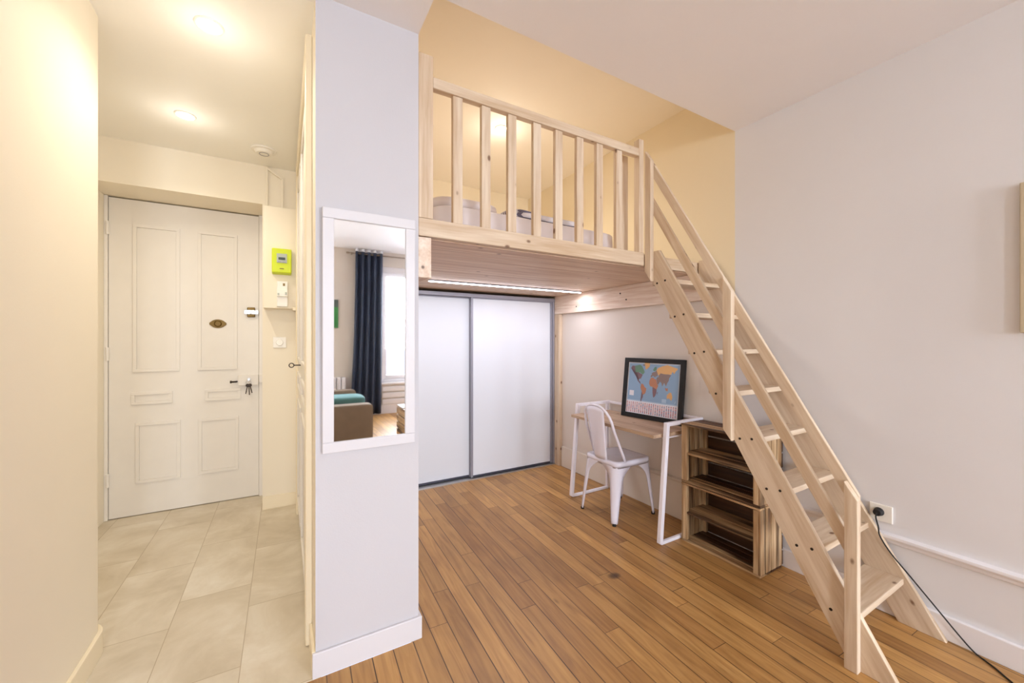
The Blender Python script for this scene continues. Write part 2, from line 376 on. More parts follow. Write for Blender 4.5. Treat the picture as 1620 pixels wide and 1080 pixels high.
def thing(name, loc, label, cat, group=None):
    o = bpy.data.objects.new(name, None); C.objects.link(o); o.location = loc; o.empty_display_size = 0.1
    WORLD[o.name] = Vector(loc)
    return tag(o, label, cat, group)
def struct(name, bm, mats, bevel=0.0, **k):
    o = build(name, bm, mats, None, bevel, org=(0, 0, 0), **k); o['kind'] = 'structure'; return o
def nb(): return bmesh.new()
def copy_tree(o, parent=None):
    c = o.copy(); C.objects.link(c); c.parent = parent
    for ch in [x for x in list(C.objects) if x.parent == o]: copy_tree(ch, c)
    return c
def one(name, mats, parent, bevel, fn, *a, **k):
    bm = nb(); fn(bm, *a, **k); return build(name, bm, mats, parent, bevel)

# ------------------------------------------------------------------ setting
XR = 2.60; XL = -0.69; XP0, XP1, YP = 0.11, 0.53, 1.765; ZC = 2.74; ZA = 3.08; YB = -3.40
bm = nb(); box(bm, -0.80, XR + .1, YB - .1, 1.752, -0.1, 0); box(bm, XP1, XR + .1, 1.752, 4.15, -0.1, 0)
struct('floor', bm, 'floor')
bm = nb(); box(bm, -1.40, XP0 + .02, 1.752, 4.20, -0.1, 0.001); struct('floor_hall', bm, 'tile')
bm = nb(); box(bm, -0.85, XR + .1, YB - .1, 1.53, ZC, ZA + .15); box(bm, 0.0, XP1, 1.53, YP + .05, ZC, ZA + .15); struct('ceiling', bm, 'ceil')
bm = nb(); box(bm, -1.40, 0.0, 1.53, YP + .05, ZC, ZA + .15); box(bm, -1.40, XP0 + .02, YP + .05, 4.20, ZC, ZA + .15); struct('ceiling_hall', bm, 'ceil_hall')
bm = nb(); box(bm, XP1 - .1, XR + .1, 1.53, 4.25, ZA, ZA + .15); struct('ceiling_alcove', bm, 'ceil_alc')
# right wall: grey room paint, yellow-cream in the sleeping alcove, beige under the loft
bm = nb()
box(bm, XR, XR + .12, YB - .1, 1.53, 0, ZA, 0)
box(bm, XR, XR + .12, 1.53, 4.25, 1.66, ZA, 1)
box(bm, XR, XR + .12, 1.53, 4.25, 0, 1.66, 2)
struct('wall_right', bm, ['paint_lav', 'paint_yellow', 'paint_beige'])
bm = nb(); box(bm, XP1 - .1, XR, 4.10, 4.25, 0, ZA); struct('wall_back', bm, 'paint_yellow')
# pillar / closet block between hall and room
bm = nb(); fs = box(bm, XP0, XP1, YP, 4.20, 0, ZA)
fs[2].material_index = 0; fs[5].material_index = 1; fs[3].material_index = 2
struct('wall_pillar', bm, ['paint_white', 'paint_cream', 'paint_yellow'])
# left wall of the hall with a rounded end
r = 0.10
poly = [(XL, YB), (XL, 2.44 - r)] + [(XL - r + r * math.cos(a), 2.44 - r + r * math.sin(a)) for a in (math.pi / 2 * k / 10 for k in range(1, 11))] + [(-1.40, 2.44), (-1.40, YB)]
bm = nb(); fs = prism(bm, [p for p in poly], 0, ZC, 'z')
for f in fs[2:]: f.smooth = False
struct('wall_left', bm, 'paint_cream')
bm = nb(); box(bm, -1.40, -1.28, 2.44, 4.20, 0, ZC); struct('wall_hall_left', bm, 'paint_cream')
# door wall: pier, lintel with deep reveal, thin left pier
bm = nb()
box(bm, -0.148, XP0, 3.72, 4.20, 0, ZC); box(bm, -1.28, -0.148, 3.72, 4.20, 2.435, ZC); box(bm, -1.28, -1.160, 3.72, 4.20, 0, 2.435)
box(bm, -1.160, -0.148, 4.12, 4.20, 0, 2.435)
struct('wall_hall_end', bm, 'paint_cream')
# window wall behind the camera, with one tall opening and one added for side light
WX0, WX1, WZ0, WZ1 = 1.42, 2.50, 0.53, 2.50
VX0, VX1 = -.62, .36  # opening of the added second window, out of view
bm = nb()
box(bm, -0.80, VX0, YB - .16, YB, 0, ZC); box(bm, VX1, WX0, YB - .16, YB, 0, ZC); box(bm, VX0, VX1, YB - .16, YB, 0, WZ0); box(bm, VX0, VX1, YB - .16, YB, WZ1, ZC); box(bm, WX1, XR, YB - .16, YB, 0, ZC); box(bm, WX0, WX1, YB - .16, YB, 0, WZ0); box(bm, WX0, WX1, YB - .16, YB, WZ1, ZC)
struct('wall_front', bm, 'paint_beige')

# trims
def tr(name, mat, bev, *bxs):
    bm = nb()
    for b_ in bxs: box(bm, *b_)
    return struct(name, bm, mat, bev)
tr('baseboard_right', 'trim', .004, (XR - .02, XR, YB, 1.76, 0, .107))
tr('baseboard_alcove', 'trim_beige', .004, (XR - .02, XR, 2.62, 3.40, 0, .215), (XR - .02, XR, 1.76, 2.62, 0, .30))
bm = nb(); prism(bm, [(XR, .345), (XR - .012, .352), (XR - .016, .365), (XR - .028, .378), (XR - .028, .392), (XR, .398)], YB, 1.74, 'y')
struct('trim_1', bm, 'trim', .002)
bm = nb(); prism(bm, [(XR, .272), (XR - .022, .276), (XR - .03, .29), (XR - .03, .300), (XR, .306)], 1.742, 2.60, 'y')
struct('trim_2', bm, 'trim_beige', .002)
tr('baseboard_pillar', 'frame_white', .003, (XP0 - .012, XP1 + .013, YP - .013, YP, 0, .10), (XP1, XP1 + .013, YP, 3.46, 0, .10))
tr('baseboard_closet', 'trim_cream', .003, (XP0 - .013, XP0, YP, 1.955, 0, .10))
bm = nb()
r2 = r + .015
poly = [(XL + .015, YB), (XL + .015, 2.44 - r)] + [(XL - r + r2 * math.cos(a), 2.44 - r + r2 * math.sin(a)) for a in (math.pi / 2 * k / 8 for k in range(1, 9))] + [(XL - r, 2.445), (XL, 2.30), (XL, YB)]
prism(bm, poly, 0, .10, 'z'); struct('baseboard_left', bm, 'trim_cream', .003)
tr('baseboard_hall', 'trim_cream', .003, (-0.148, XP0, 3.705, 3.72, 0, .10))
tr('baseboard_front', 'trim', .003, (XL, XR - .02, YB, YB + .015, 0, .16))
# pine corner board by the wardrobe
bm = nb(); box(bm, 2.556, XR, 3.41, 3.50, 0, 1.63); build_o = struct('trim_3', bm, 'pine_z', .003)

# entry door
DY = 4.07
door = tag(bpy.data.objects.new('door_1', None), kind='structure'); C.objects.link(door); door.location = (-0.66, DY, 0); WORLD['door_1'] = Vector((-0.66, DY, 0))
bm = nb(); box(bm, -1.137, -0.188, DY, DY + .05, 0.006, 2.425)
build('leaf', bm, 'door_white', door, .003)
def panel(x0, x1, z0, z1, raised=0.012, mw=0.022):
    bm = nb()
    for b_ in ((x0, x1, z0, z0 + mw), (x0, x1, z1 - mw, z1), (x0, x0 + mw, z0 + mw, z1 - mw), (x1 - mw, x1, z0 + mw, z1 - mw)):
        box(bm, b_[0], b_[1], DY - raised, DY + .001, b_[2], b_[3])
    box(bm, x0 + mw, x1 - mw, DY - .002, DY + .001, z0 + mw, z1 - mw)
    build('panel', bm, 'door_white', door, .005)
for b_ in ((-1.0, -.72, 1.105, 2.24), (-.607, -.342, 1.105, 2.24), (-1.01, -.766, .855, .95), (-.56, -.317, .852, .945), (-.985, -.716, .25, .713), (-.603, -.333, .258, .708)): panel(*b_)
for z in (2.19, 1.246, .30):
    bm = nb(); disc(bm, (-1.139, DY - .012, z - .05), .011, .10, 'z', 12); build('hinge', bm, 'door_white', door)
bm = nb(); box(bm, -.187, -.150, DY - .012, DY + .05, 0, 2.434); box(bm, -1.16, -1.139, DY - .012, DY + .05, 0, 2.434)
build('door_frame', bm, 'door_white', door, .004)
bm = nb()
prism(bm, [(-.474 + .052 * math.cos(a) * (1 if abs(math.cos(a)) < .9 else 1.12), 1.487 + .036 * math.sin(a)) for a in (2 * math.pi * k / 24 for k in range(24))], DY - .008, DY, 'y')
disc(bm, (-.474, DY - .008, 1.487), .028, -.012, 'y', 20, r2=.02)
kn = build('door_knob', bm, 'brass', door, .002)
bm = nb(); box(bm, -.272, -.214, DY - .022, DY, 1.548, 1.632); la = build('latch', bm, 'brass', door, .006)
bm = nb(); box(bm, -.292, -.19, DY - .03, DY - .02, 1.572, 1.608); build('latch_bar', bm, 'steel', la, .002)
bm = nb(); disc(bm, (-.243, DY - .03, 1.59), .016, -.012, 'y', 16); build('latch_knob', bm, 'steel', la, .002)
bm = nb(); box(bm, -.335, -.189, DY - .03, DY, .965, 1.052); lk = build('rim_lock', bm, 'door_white', door, .004)
bm = nb(); disc(bm, (-.258, DY - .03, 1.018), .012, -.012, 'y', 16); build('lock_cylinder', bm, 'steel', lk, .001)
bm = nb(); tube(bm, [(-.345, DY - .004, 1.0), (-.348, DY - .028, 1.0), (-.385, DY - .03, 1.0)], .007, 10); disc(bm, (-.39, DY - .03, 1.0), .011, .012, 'x', 10); build('door_handle', bm, 'dark_iron', door)
bm = nb(); box(bm, -.186, -.150, DY - .04, DY - .01, .985, 1.05); build('strike_box', bm, 'door_white', door, .003)
# bunch of keys hanging in the lock
kt = thing('key_bunch', (-.258, DY - .05, 0.90), 'bunch of dark metal keys hanging from the lock of the entry door', 'keys')
for i, (dx, ln_, an) in enumerate(((0, .10, .05), (-.012, .09, -.18), (.014, .085, .22))):
    bm = nb(); a0 = Vector((-.258 + dx * .4, DY - .05 - i * .004, .985)); b0 = a0 + Vector((math.sin(an) * ln_, 0, -math.cos(an) * ln_))
    bar(bm, a0 + (b0 - a0) * .35, b0, .007, .003, (0, 1, 0)); disc(bm, a0 + (b0 - a0) * .2 + Vector((0, .0015, 0)), .014, -.003, 'y', 14); build('key', bm, 'dark_iron', kt)
bm = nb(); tube(bm, [(-.258 + .018 * math.cos(a), DY - .052, .99 + .018 * math.sin(a)) for a in (2 * math.pi * k / 16 for k in range(16))], .0018, 6, closed=True); build('key_ring', bm, 'steel', kt)
bm = nb(); box(bm, -.262, -.254, DY - .054, DY - .042, 1.005, 1.03); build('key', bm, 'steel', kt)

# closet doors in the side of the pillar block, seen edge-on from the room
d2 = tag(bpy.data.objects.new('door_2', None), kind='structure'); C.objects.link(d2); d2.location = (XP0, 2.75, 0); WORLD['door_2'] = Vector((XP0, 2.75, 0))
bm = nb(); box(bm, XP0 - .028, XP0, 1.955, 2.045, 0.002, 2.70); box(bm, XP0 - .028, XP0, 3.46, 3.55, 0.002, 2.70); box(bm, XP0 - .028, XP0, 2.045, 3.46, 2.61, 2.70)
build('door_frame', bm, 'trim_cream', d2, .006)
for y0, y1 in ((2.05, 2.752), (2.758, 3.455)):
    bm = nb(); box(bm, XP0 - .012, XP0 - .001, y0, y1, .012, 2.605); lf = build('leaf', bm, 'door_white', d2, .002)
    for z0, z1 in ((.16, .92), (1.0, 1.12), (1.2, 2.48)):
        bm = nb()
        for b_ in ((y0 + .09, y1 - .09, z0, z0 + .03), (y0 + .09, y1 - .09, z1 - .03, z1), (y0 + .09, y0 + .12, z0 + .03, z1 - .03), (y1 - .12, y1 - .09, z0 + .03, z1 - .03)):
            box(bm, XP0 - .024, XP0 - .011, *b_)
        build('panel', bm, 'door_white', lf, .005)
ck = thing('closet_key', (XP0 - .012, 2.79, 1.18), 'small dark key sticking out of the closet door beside the pillar', 'key')
bm = nb(); tube(bm, [(XP0 - .012, 2.79, 1.195), (XP0 - .055, 2.79, 1.195)], .0035, 8); build('key_shaft', bm, 'dark_iron', ck)
bm = nb(); tube(bm, [(XP0 - .069 + .013 * math.cos(a), 2.79, 1.195 + .013 * math.sin(a)) for a in (2 * math.pi * k / 16 for k in range(16))], .0028, 6, closed=True); build('key_bow', bm, 'dark_iron', ck)

# window: frame, sashes and panes, sill
def window(nm_, X0_, X1_):
    w1 = tag(bpy.data.objects.new(nm_, None), kind='structure'); C.objects.link(w1); w1.location = ((X0_ + X1_) / 2, YB, WZ0); WORLD[nm_] = Vector(((X0_ + X1_) / 2, YB, WZ0))
    bm = nb()
    for b_ in ((X0_, X0_ + .05, WZ0, WZ1), (X1_ - .05, X1_, WZ0, WZ1), (X0_ + .05, X1_ - .05, WZ0, WZ0 + .05), (X0_ + .05, X1_ - .05, WZ1 - .10, WZ1)): box(bm, b_[0], b_[1], YB - .10, YB - .02, b_[2], b_[3])
    build('window_frame', bm, 'trim', w1, .003)
    for x0, x1 in ((X0_ + .05, (X0_ + X1_) / 2 - .003), ((X0_ + X1_) / 2 + .003, X1_ - .05)):
        bm = nb(); z0, z1 = WZ0 + .052, WZ1 - .102
        for b_ in ((x0, x0 + .055, z0, z1), (x1 - .055, x1, z0, z1), (x0 + .055, x1 - .055, z0, z0 + .07), (x0 + .055, x1 - .055, z1 - .06, z1)): box(bm, b_[0], b_[1], YB - .09, YB - .045, b_[2], b_[3])
        sh = build('sash', bm, 'trim', w1, .004)
        bm = nb(); box(bm, x0 + .055, x1 - .055, YB - .07, YB - .066, z0 + .07, z1 - .06); build('pane', bm, 'glass', sh)
    bm = nb(); box(bm, X0_ - .03, X1_ + .03, YB - .02, YB + .05, WZ0 - .03, WZ0); build('window_sill', bm, 'trim', w1, .004)
    bm = nb()
    for z in (.20, .31, .42): box(bm, X0_ + .02, X1_ - .02, YB + .001, YB + .03, z - .045, z + .045)
    pn = build('wall_panel', bm, 'trim', w1, .012)
window('window_1', WX0, WX1); window('window_added', VX0, VX1)  # the second window is unseen, added to light the right wall

# ------------------------------------------------------------------ wardrobe with sliding doors
wd = thing('sliding_wardrobe', (1.55, 3.53, 0), 'built-in wardrobe with two white sliding doors in grey aluminium frames under the loft', 'wardrobe')
bm = nb(); box(bm, XP1, 2.556, 3.49, 3.58, 1.775, 1.80); box(bm, XP1, 2.556, 3.485, 3.49, 1.765, 1.80); build('top_track', bm, 'alu', wd, .002)
bm = nb(); box(bm, XP1, 2.556, 3.478, 3.58, 0.0, 0.012); build('floor_track', bm, 'steel', wd, .001)
bm = nb(); box(bm, 2.532, 2.556, 3.49, 3.58, 0.012, 1.775); build('jamb', bm, 'alu', wd, .002)
def slider(x0, x1, y0):
    bm = nb(); box(bm, x0 + .02, x1 - .02, y0 + .006, y0 + .018, .035, 1.76); dr = build('sliding_door', bm, 'slide', wd)
    for a in ((x0, x0 + .022), (x1 - .022, x1)):
        bm = nb(); box(bm, a[0], a[1], y0 - .006, y0 + .024, .018, 1.772); build('stile', bm, 'alu', dr, .003)
    bm = nb(); box(bm, x0 + .022, x1 - .022, y0, y0 + .022, .018, .032); build('bottom_rail', bm, 'alu_dark', dr, .002)
    bm = nb(); box(bm, x0 + .022, x1 - .022, y0, y0 + .022, 1.755, 1.772); build('top_rail', bm, 'alu', dr, .002)
slider(XP1 + .004, 1.590, 3.545); slider(1.568, 2.530, 3.505)

# ------------------------------------------------------------------ loft platform
ZU = 1.825
lp = thing('loft_platform', (1.55, 1.77, ZU), 'pine mezzanine platform with tongue-and-groove underside spanning the alcove', 'loft platform')
bm = nb(); box(bm, XP1 + .001, XR - .001, 1.81, 4.09, ZU, ZU + .022); build('deck_boards', bm, 'pine_deck', lp)
bm = nb(); box(bm, XP1 + .001, XR - .001, 1.81, 4.09, ZU + .022, 1.905); build('deck_top', bm, 'pine_x', lp)
bm = nb(); box(bm, XP1 + .001, 2.0, YP, 1.81, 1.828, 1.910); box(bm, 2.0, XR - .001, 1.775, 1.81, 1.828, 1.905); build('front_beam', bm, 'pine_x', lp, .003)
bm = nb(); box(bm, XP1 + .001, .592, YP + .004, 3.46, 1.638, ZU - .001); build('side_beam', bm, 'pine_big', lp, .003)
bm = nb(); box(bm, 2.555, XR - .001, 1.74, 3.49, 1.632, ZU - .001); sb = build('side_beam', bm, 'pine_big', lp, .003)
for y, z in ((2.45, 1.70), (2.52, 1.76), (3.12, 1.69)):
    bm = nb(); disc(bm, (2.5555, y, z), .007, -.003, 'x', 12); build('screw', bm, 'dark_iron', sb)
# guard rail
gr = thing('loft_guardrail', (1.26, 1.79, 1.91), 'pale pine guard rail with upright balusters along the front edge of the loft', 'railing')
bm = nb(); box(bm, .60, 1.956, YP + .002, YP + .040, 2.522, 2.572); build('top_rail', bm, 'pine_x', gr, .003)
bm = nb(); box(bm, XP1 + .001, .600, YP + .001, YP + .045, 1.911, 2.665); build('post', bm, 'pine_z', gr, .003)
bm = nb(); box(bm, 1.956, 1.998, YP + .001, YP + .045, 1.911, 2.632); build('post', bm, 'pine_z', gr, .003)
bm = nb(); box(bm, 1.94, 1.998, 1.90, 1.945, 1.906, 2.58); build('rear_post', bm, 'pine_z', gr, .003)
for x in (.7255, .8775, 1.0285, 1.1845, 1.330, 1.4815, 1.6315, 1.790):
    bm = nb(); box(bm, x - .025, x + .025, YP + .008, YP + .034, 1.911, 2.521); build('baluster', bm, 'pine_z', gr, .003)
# led strip under the loft
ls = thing('led_strip', (1.76, 2.99, 1.81), 'thin glowing white LED strip under the loft in front of the wardrobe', 'light strip')
bm = nb(); box(bm, .98, 2.50, 2.978, 3.0, 1.814, ZU - .001); build('housing', bm, 'alu', ls)
bm = nb(); box(bm, .98, 2.50, 2.981, 2.997, 1.807, 1.8145); build('diffuser', bm, 'led', ls)
area('led_strip_light', (1.74, 2.989, 1.803), (0, 0, 0), 1.52, .014, 9.0, lin(240, 240, 255))

# ------------------------------------------------------------------ bed on the loft
bd = thing('mattress', (1.38, 2.9, 1.905), 'mattress in a pale sheet lying on the loft behind the guard rail', 'mattress')
bm = nb(); superbox(bm, (1.38, 3.0, 2.005), (1.38, 1.95, .20), .16, 48, 16); build('mattress_body', bm, 'sheet', bd)
pw = nb(); superbox(pw, (.95, 2.42, 2.148), (.46, .60, .085), .5, 32, 14); tag(build('pillow', pw, 'sheet'), 'soft white pillow at the left end of the loft bed', 'pillow')
bk = nb(); superbox(bk, (1.50, 2.20, 2.128), (.60, .26, .045), .45, 36, 10, wob=.25); superbox(bk, (1.34, 2.22, 2.158), (.26, .22, .035), .5, 30, 10, wob=.3)
tag(build('folded_blanket', bk, 'stripe'), 'folded grey striped blanket lying on the loft bed near the rail', 'blanket')

# ------------------------------------------------------------------ staircase
st = thing('loft_staircase', (2.30, 1.15, 0), 'steep open pine staircase with handrail leading up to the loft', 'staircase')
AL, AU, K = -1.21, -.935, 1.70
def yl(z): return (z - AL) / K
def yu(z): return (z - AU) / K
for x0, x1 in ((2.032, 2.056), (2.552, 2.577)):
    prof = [(yu(0), 0), (yl(0), 0), (1.764, AL + K * 1.764), (1.764, 1.914), (yu(1.914), 1.914)]
    bm = nb(); prism(bm, prof, x0, x1, 'x'); sg = build('stringer', bm, 'pine_s', st, .003)
    if x0 < 2.2:
        for k in range(1, 9):
            for dy in (.042, .102):
                bm = nb(); disc(bm, (2.0325, .69 + .13 * (k - 1) + dy - .012, .216 * k - .014 + (.004 if dy < .1 else -.006)), .0062, -.0022, 'x', 12)
                build('screw', bm, 'dark_iron', sg)
for k in range(1, 9):
    y0 = .69 + .13 * (k - 1); z = .216 * k
    bm = nb(); box(bm, 2.0565, 2.5515, y0, y0 + .150, z - .028, z); build('tread', bm, 'pine_x', st, .004)
def newel(y0, y1, z0a, z0b, z1a, z1b):   # a: front (small y), b: back
    bm = nb(); prism(bm, [(y0, z0a), (y1, z0b), (y1, z1b), (y0, z1a)], 2.0, 2.0315, 'x'); build('newel_post', bm, 'pine_z', st, .003)
newel(.678, .7235, 0, 0, .700, .768)
newel(1.197, 1.243, .828, .885, 1.605, 1.682)
newel(1.715, 1.762, 1.722, 1.790, 2.487, 2.562)
def rail(a0, a1, y0, y1, name):
    bm = nb(); prism(bm, [(y0, K * y0 + a0), (y1, K * y1 + a0), (y1, K * y1 + a1), (y0, K * y0 + a1)], 2.0317, 2.052, 'x'); build(name, bm, 'pine_s', st, .003)
rail(-.545, -.452, .685, 1.735, 'handrail')
rail(-.780, -.680, .700, 1.735, 'middle_rail')

# ------------------------------------------------------------------ desk
dk = thing('desk', (2.33, 2.22, 0), 'small desk with oak board and white metal frame standing under the loft', 'desk')
bm = nb(); box(bm, 2.118, 2.56, 1.79, 2.655, .697, .720); build('desk_top', bm, 'desk', dk, .002)
for y in (1.762, 2.683):
    bm = nb(); bar(bm, (2.145, y, .012), (2.215, y, .800), .030, .030, (1, 0, 0)); build('front_leg', bm, 'white_metal', dk, .004)
    bm = nb(); bar(bm, (2.150, y, .012), (2.565, y, .012), .022, .022); build('foot_bar', bm, 'white_metal', dk, .004)
    bm = nb(); bar(bm, (2.205, y, .788), (2.588, y, .788), .026, .026); build('top_bar', bm, 'white_metal', dk, .004)
    bm = nb(); box(bm, 2.545, 2.568, y - .011, y + .011, .0235, .777); build('back_leg', bm, 'white_metal', dk, .003)
bm = nb(); bar(bm, (2.578, 1.774, .789), (2.578, 2.671, .789), .02, .02); build('back_bar', bm, 'white_metal', dk, .003)
for ya, yb_ in ((1.773, 1.79), (2.655, 2.672)):
    bm = nb(); box(bm, 2.2, 2.50, ya, yb_, .69, .697); build('bracket', bm, 'white_metal', dk, .001)

# ------------------------------------------------------------------ steel chair (faces the wall, +x)
CX, CY = 2.285, 2.285
ch = thing('metal_chair', (CX, CY, 0), 'white metal bistro chair with curved backrest pushed in at the desk', 'chair')
def rrect(cx, cy, hx, hy, r, n=6):
    pts = []
    for sx, sy, a0 in ((1, 1, 0), (-1, 1, 90), (-1, -1, 180), (1, -1, 270)):
        for k in range(n + 1):
            a = math.radians(a0 + 90 * k / n); pts.append((cx + sx * (hx - r) + r * math.cos(a), cy + sy * (hy - r) + r * math.sin(a)))
    return pts
bm = nb()
rings = []
for hx, hy, rr, z in ((.182, .178, .05, .405), (.184, .18, .05, .43), (.182, .178, .05, .445), (.172, .168, .045, .450), (.150, .146, .04, .446), (.04, .04, .02, .437)):
    rings.append([bm.verts.new((x, y, z)) for x, y in rrect(CX, CY, hx, hy, rr)])
n = len(rings[0])
for A, B in zip(rings, rings[1:]):
    for i in range(n): bm.faces.new([A[i], A[(i + 1) % n], B[(i + 1) % n], B[i]]).smooth = True
bm.faces.new(rings[-1]); 
under = [bm.verts.new((x, y, .418)) for x, y in rrect(CX, CY, .178, .174, .05)]
for i in range(n): bm.faces.new([rings[0][i], under[i], under[(i + 1) % n], rings[0][(i + 1) % n]])
bm.faces.new(under)
build('seat', bm, 'chair_metal', ch)
# folded sheet legs with arched skirts
def chair_leg(sx, sy):
    bm = nb()
    top = Vector((CX + sx * .178, CY + sy * .174)); foot = Vector((CX + sx * .218, CY + sy * .188))
    nseg = 14; rows = []
    for i in range(nseg + 1):
        t = i / nseg; z = .435 - t * (.435 - .014); c = top.lerp(foot, t)
        # arch: wide skirt at the top narrowing to the tapered leg
        wide = .020 + .040 * max(0, 1 - t) ** 1.0 + .125 * max(0, 1 - t / .34) ** 2.3
        wx = min(wide, .17); wy = min(wide, .165); rr = min(.045, .022 + .025 * (1 - t))
        pts = [(c.x - sx * (wx + .012), c.y), (c.x - sx * rr, c.y), (c.x - sx * rr * .3, c.y - sy * rr * .3), (c.x, c.y - sy * rr), (c.x, c.y - sy * (wy + .012))]
        rows.append([bm.verts.new((p[0], p[1], z)) for p in pts])
    for A, B in zip(rows, rows[1:]):
        for j in range(4): bm.faces.new([A[j], A[j + 1], B[j + 1], B[j]]).smooth = True
    o = build('leg', bm, 'chair_metal', ch)
    so = o.modifiers.new('sheet', 'SOLIDIFY'); so.thickness = .006; so.offset = 0
    bm = nb(); disc(bm, (foot.x - sx * .012, foot.y - sy * .012, 0.0), .0145, .018, 'z', 14, r2=.0135); build('foot_cap', bm, 'rubber', o)
    for ob in (o,): pass
for sx in (-1, 1):
    for sy in (-1, 1): chair_leg(sx, sy)
# back hoop
hp = []
yb = .168
for k in range(0, 7):
    t = k / 6; hp.append((CX - .085 - .100 * t, CY - yb + .016 * t, .440 + .24 * t))
for k in range(1, 12):
    a = math.pi * k / 12; hp.append((CX - .189 - .050 * math.sin(a), CY - (yb - .018) * math.copysign(abs(math.cos(a)) ** .85, math.cos(a)), .695 + .165 * math.sin(a) ** .9))
for k in range(6, -1, -1):
    t = k / 6; hp.append((CX - .085 - .100 * t, CY + yb - .016 * t, .440 + .24 * t))
bm = nb(); tube(bm, hp, .0105, 12); build('back_hoop', bm, 'chair_metal', ch)
bm = nb()
def splat(u, v):
    y = (u - .5) * (.135 + .055 * v); z = .445 + v * .405
    return (CX - .172 - .062 * v - .014 * math.cos(math.pi * (u - .5)), CY + y, z - .02 * v * (abs(u - .5) * 2) ** 2)
grid(bm, splat, 8, 12); o = build('back_splat', bm, 'chair_metal', ch); so = o.modifiers.new('sheet', 'SOLIDIFY'); so.thickness = .004

# ------------------------------------------------------------------ framed world map leaning on the wall
MW, MH = .535, .485
mp = thing('framed_map', (2.497, 2.147, .721), 'black framed world map poster leaning against the wall on the desk', 'framed poster')
ox, oy, oz = 2.497, 2.147, .721
def fpt(u, v): return oy + MW / 2 - u * MW, oz + MH * (1 - v)   # u to the viewer's right (-y), v down
fw = .036
bm = nb()
prism(bm, [(oy - MW / 2, oz), (oy + MW / 2, oz), (oy + MW / 2, oz + fw), (oy - MW / 2, oz + fw)], ox - .012, ox + .012, 'x')
prism(bm, [(oy - MW / 2, oz + MH - fw), (oy + MW / 2, oz + MH - fw), (oy + MW / 2, oz + MH), (oy - MW / 2, oz + MH)], ox - .012, ox + .012, 'x')
for s in (-1, 1):
    y0, y1 = sorted((oy + s * MW / 2, oy + s * (MW / 2 - fw))); box(bm, ox - .012, ox + .012, y0, y1, oz + fw, oz + MH - fw)
build('frame', bm, 'black', mp, .002)
for nm, c_ in dict(sea=(142, 172, 204), land_green=(104, 142, 122), land_plum=(128, 102, 112), land_rust=(186, 130, 104), land_orange=(222, 176, 122), land_grey=(142, 124, 122), print_white=(232, 230, 238), flag_red=(176, 72, 84), flag_blue=(84, 90, 130), flag_mix=(205, 150, 150), map_edge=(176, 200, 222)).items():
    M[nm] = plain('map_' + nm, lin(*c_), .35)
mats = ['print_white', 'sea', 'land_green', 'land_plum', 'land_rust', 'land_orange', 'land_grey', 'flag_red', 'flag_blue', 'flag_mix', 'map_edge']
bm = nb()
IW, IH = MW - 2 * fw, MH - 2 * fw
def q2(u, v, lay): return (ox - .002 - lay * .0004, oy + IW / 2 - u * IW, oz + fw + IH * (1 - v))
def quad(u0, v0, u1, v1, lay, mi):
    f = bm.faces.new([bm.verts.new(q2(*p, lay)) for p in ((u0, v0), (u0, v1), (u1, v1), (u1, v0))]); f.material_index = mi
box(bm, ox - .002, ox + .008, oy - IW / 2, oy + IW / 2, oz + fw, oz + fw + IH, 0)
quad(.015, .012, .985, .76, 1, 10); quad(.03, .03, .97, .74, 2, 1)
def geo(lon, lat): return (.03 + .94 * (lon + 175) / 360.0, .47 - lat * (.40 / 82.0) * (1 + abs(lat) / 400))
lands = [
 (3, [(-165, 62), (-155, 70), (-125, 70), (-125, 48), (-117, 32), (-105, 20), (-95, 16), (-84, 10), (-80, 8), (-88, 20), (-97, 20), (-97, 27), (-84, 30), (-80, 25), (-81, 31), (-75, 38), (-70, 43), (-92, 48), (-130, 56), (-150, 60)]),
 (2, [(-128, 50), (-135, 70), (-95, 74), (-80, 70), (-65, 60), (-56, 52), (-66, 45), (-75, 45), (-92, 50)]),
 (5, [(-50, 60), (-40, 62), (-22, 70), (-20, 80), (-40, 83), (-62, 80), (-55, 70)]),
 (4, [(-78, 8), (-72, 12), (-60, 9), (-50, 0), (-35, -6), (-40, -22), (-48, -27), (-58, -30), (-68, -18), (-80, -5)]),
 (3, [(-58, -30), (-58, -38), (-65, -45), (-68, -54), (-74, -50), (-71, -30), (-69, -18)]),
 (4, [(-6, 35), (10, 37), (20, 32), (32, 31), (43, 12), (51, 11), (40, -5), (20, 0), (9, 3), (-8, 5), (-17, 14), (-16, 25)]),
 (3, [(9, 3), (20, 0), (40, -5), (40, -16), (33, -28), (25, -34), (18, -34), (12, -18)]),
 (6, [(-9, 37), (-9, 43), (-1, 46), (-4, 50), (8, 54), (20, 55), (30, 60), (40, 50), (40, 42), (28, 41), (23, 37), (15, 40), (5, 43), (0, 38)]),
 (2, [(5, 60), (15, 69), (28, 71), (30, 62), (18, 57), (10, 58)]),
 (5, [(30, 60), (40, 67), (70, 73), (105, 77), (140, 73), (180, 68), (163, 60), (155, 52), (142, 59), (135, 50), (118, 50), (85, 50), (60, 52), (48, 44), (40, 50)]),
 (6, [(48, 44), (60, 52), (85, 50), (118, 50), (135, 48), (122, 38), (121, 30), (110, 20), (105, 10), (98, 16), (90, 22), (78, 8), (72, 20), (60, 25), (52, 16), (43, 13), (35, 30), (36, 37), (48, 40)]),
 (5, [(114, -22), (122, -17), (131, -12), (142, -11), (153, -26), (148, -38), (138, -35), (130, -31), (116, -34)]),
 (4, [(96, 5), (105, -6), (118, -8), (118, 5), (109, 2)]), (2, [(130, 32), (136, 35), (142, 44), (138, 38)]),
 (3, [(44, -16), (50, -14), (47, -25)]), (10, [(166, -46), (175, -37), (178, -40), (170, -46)]),
]
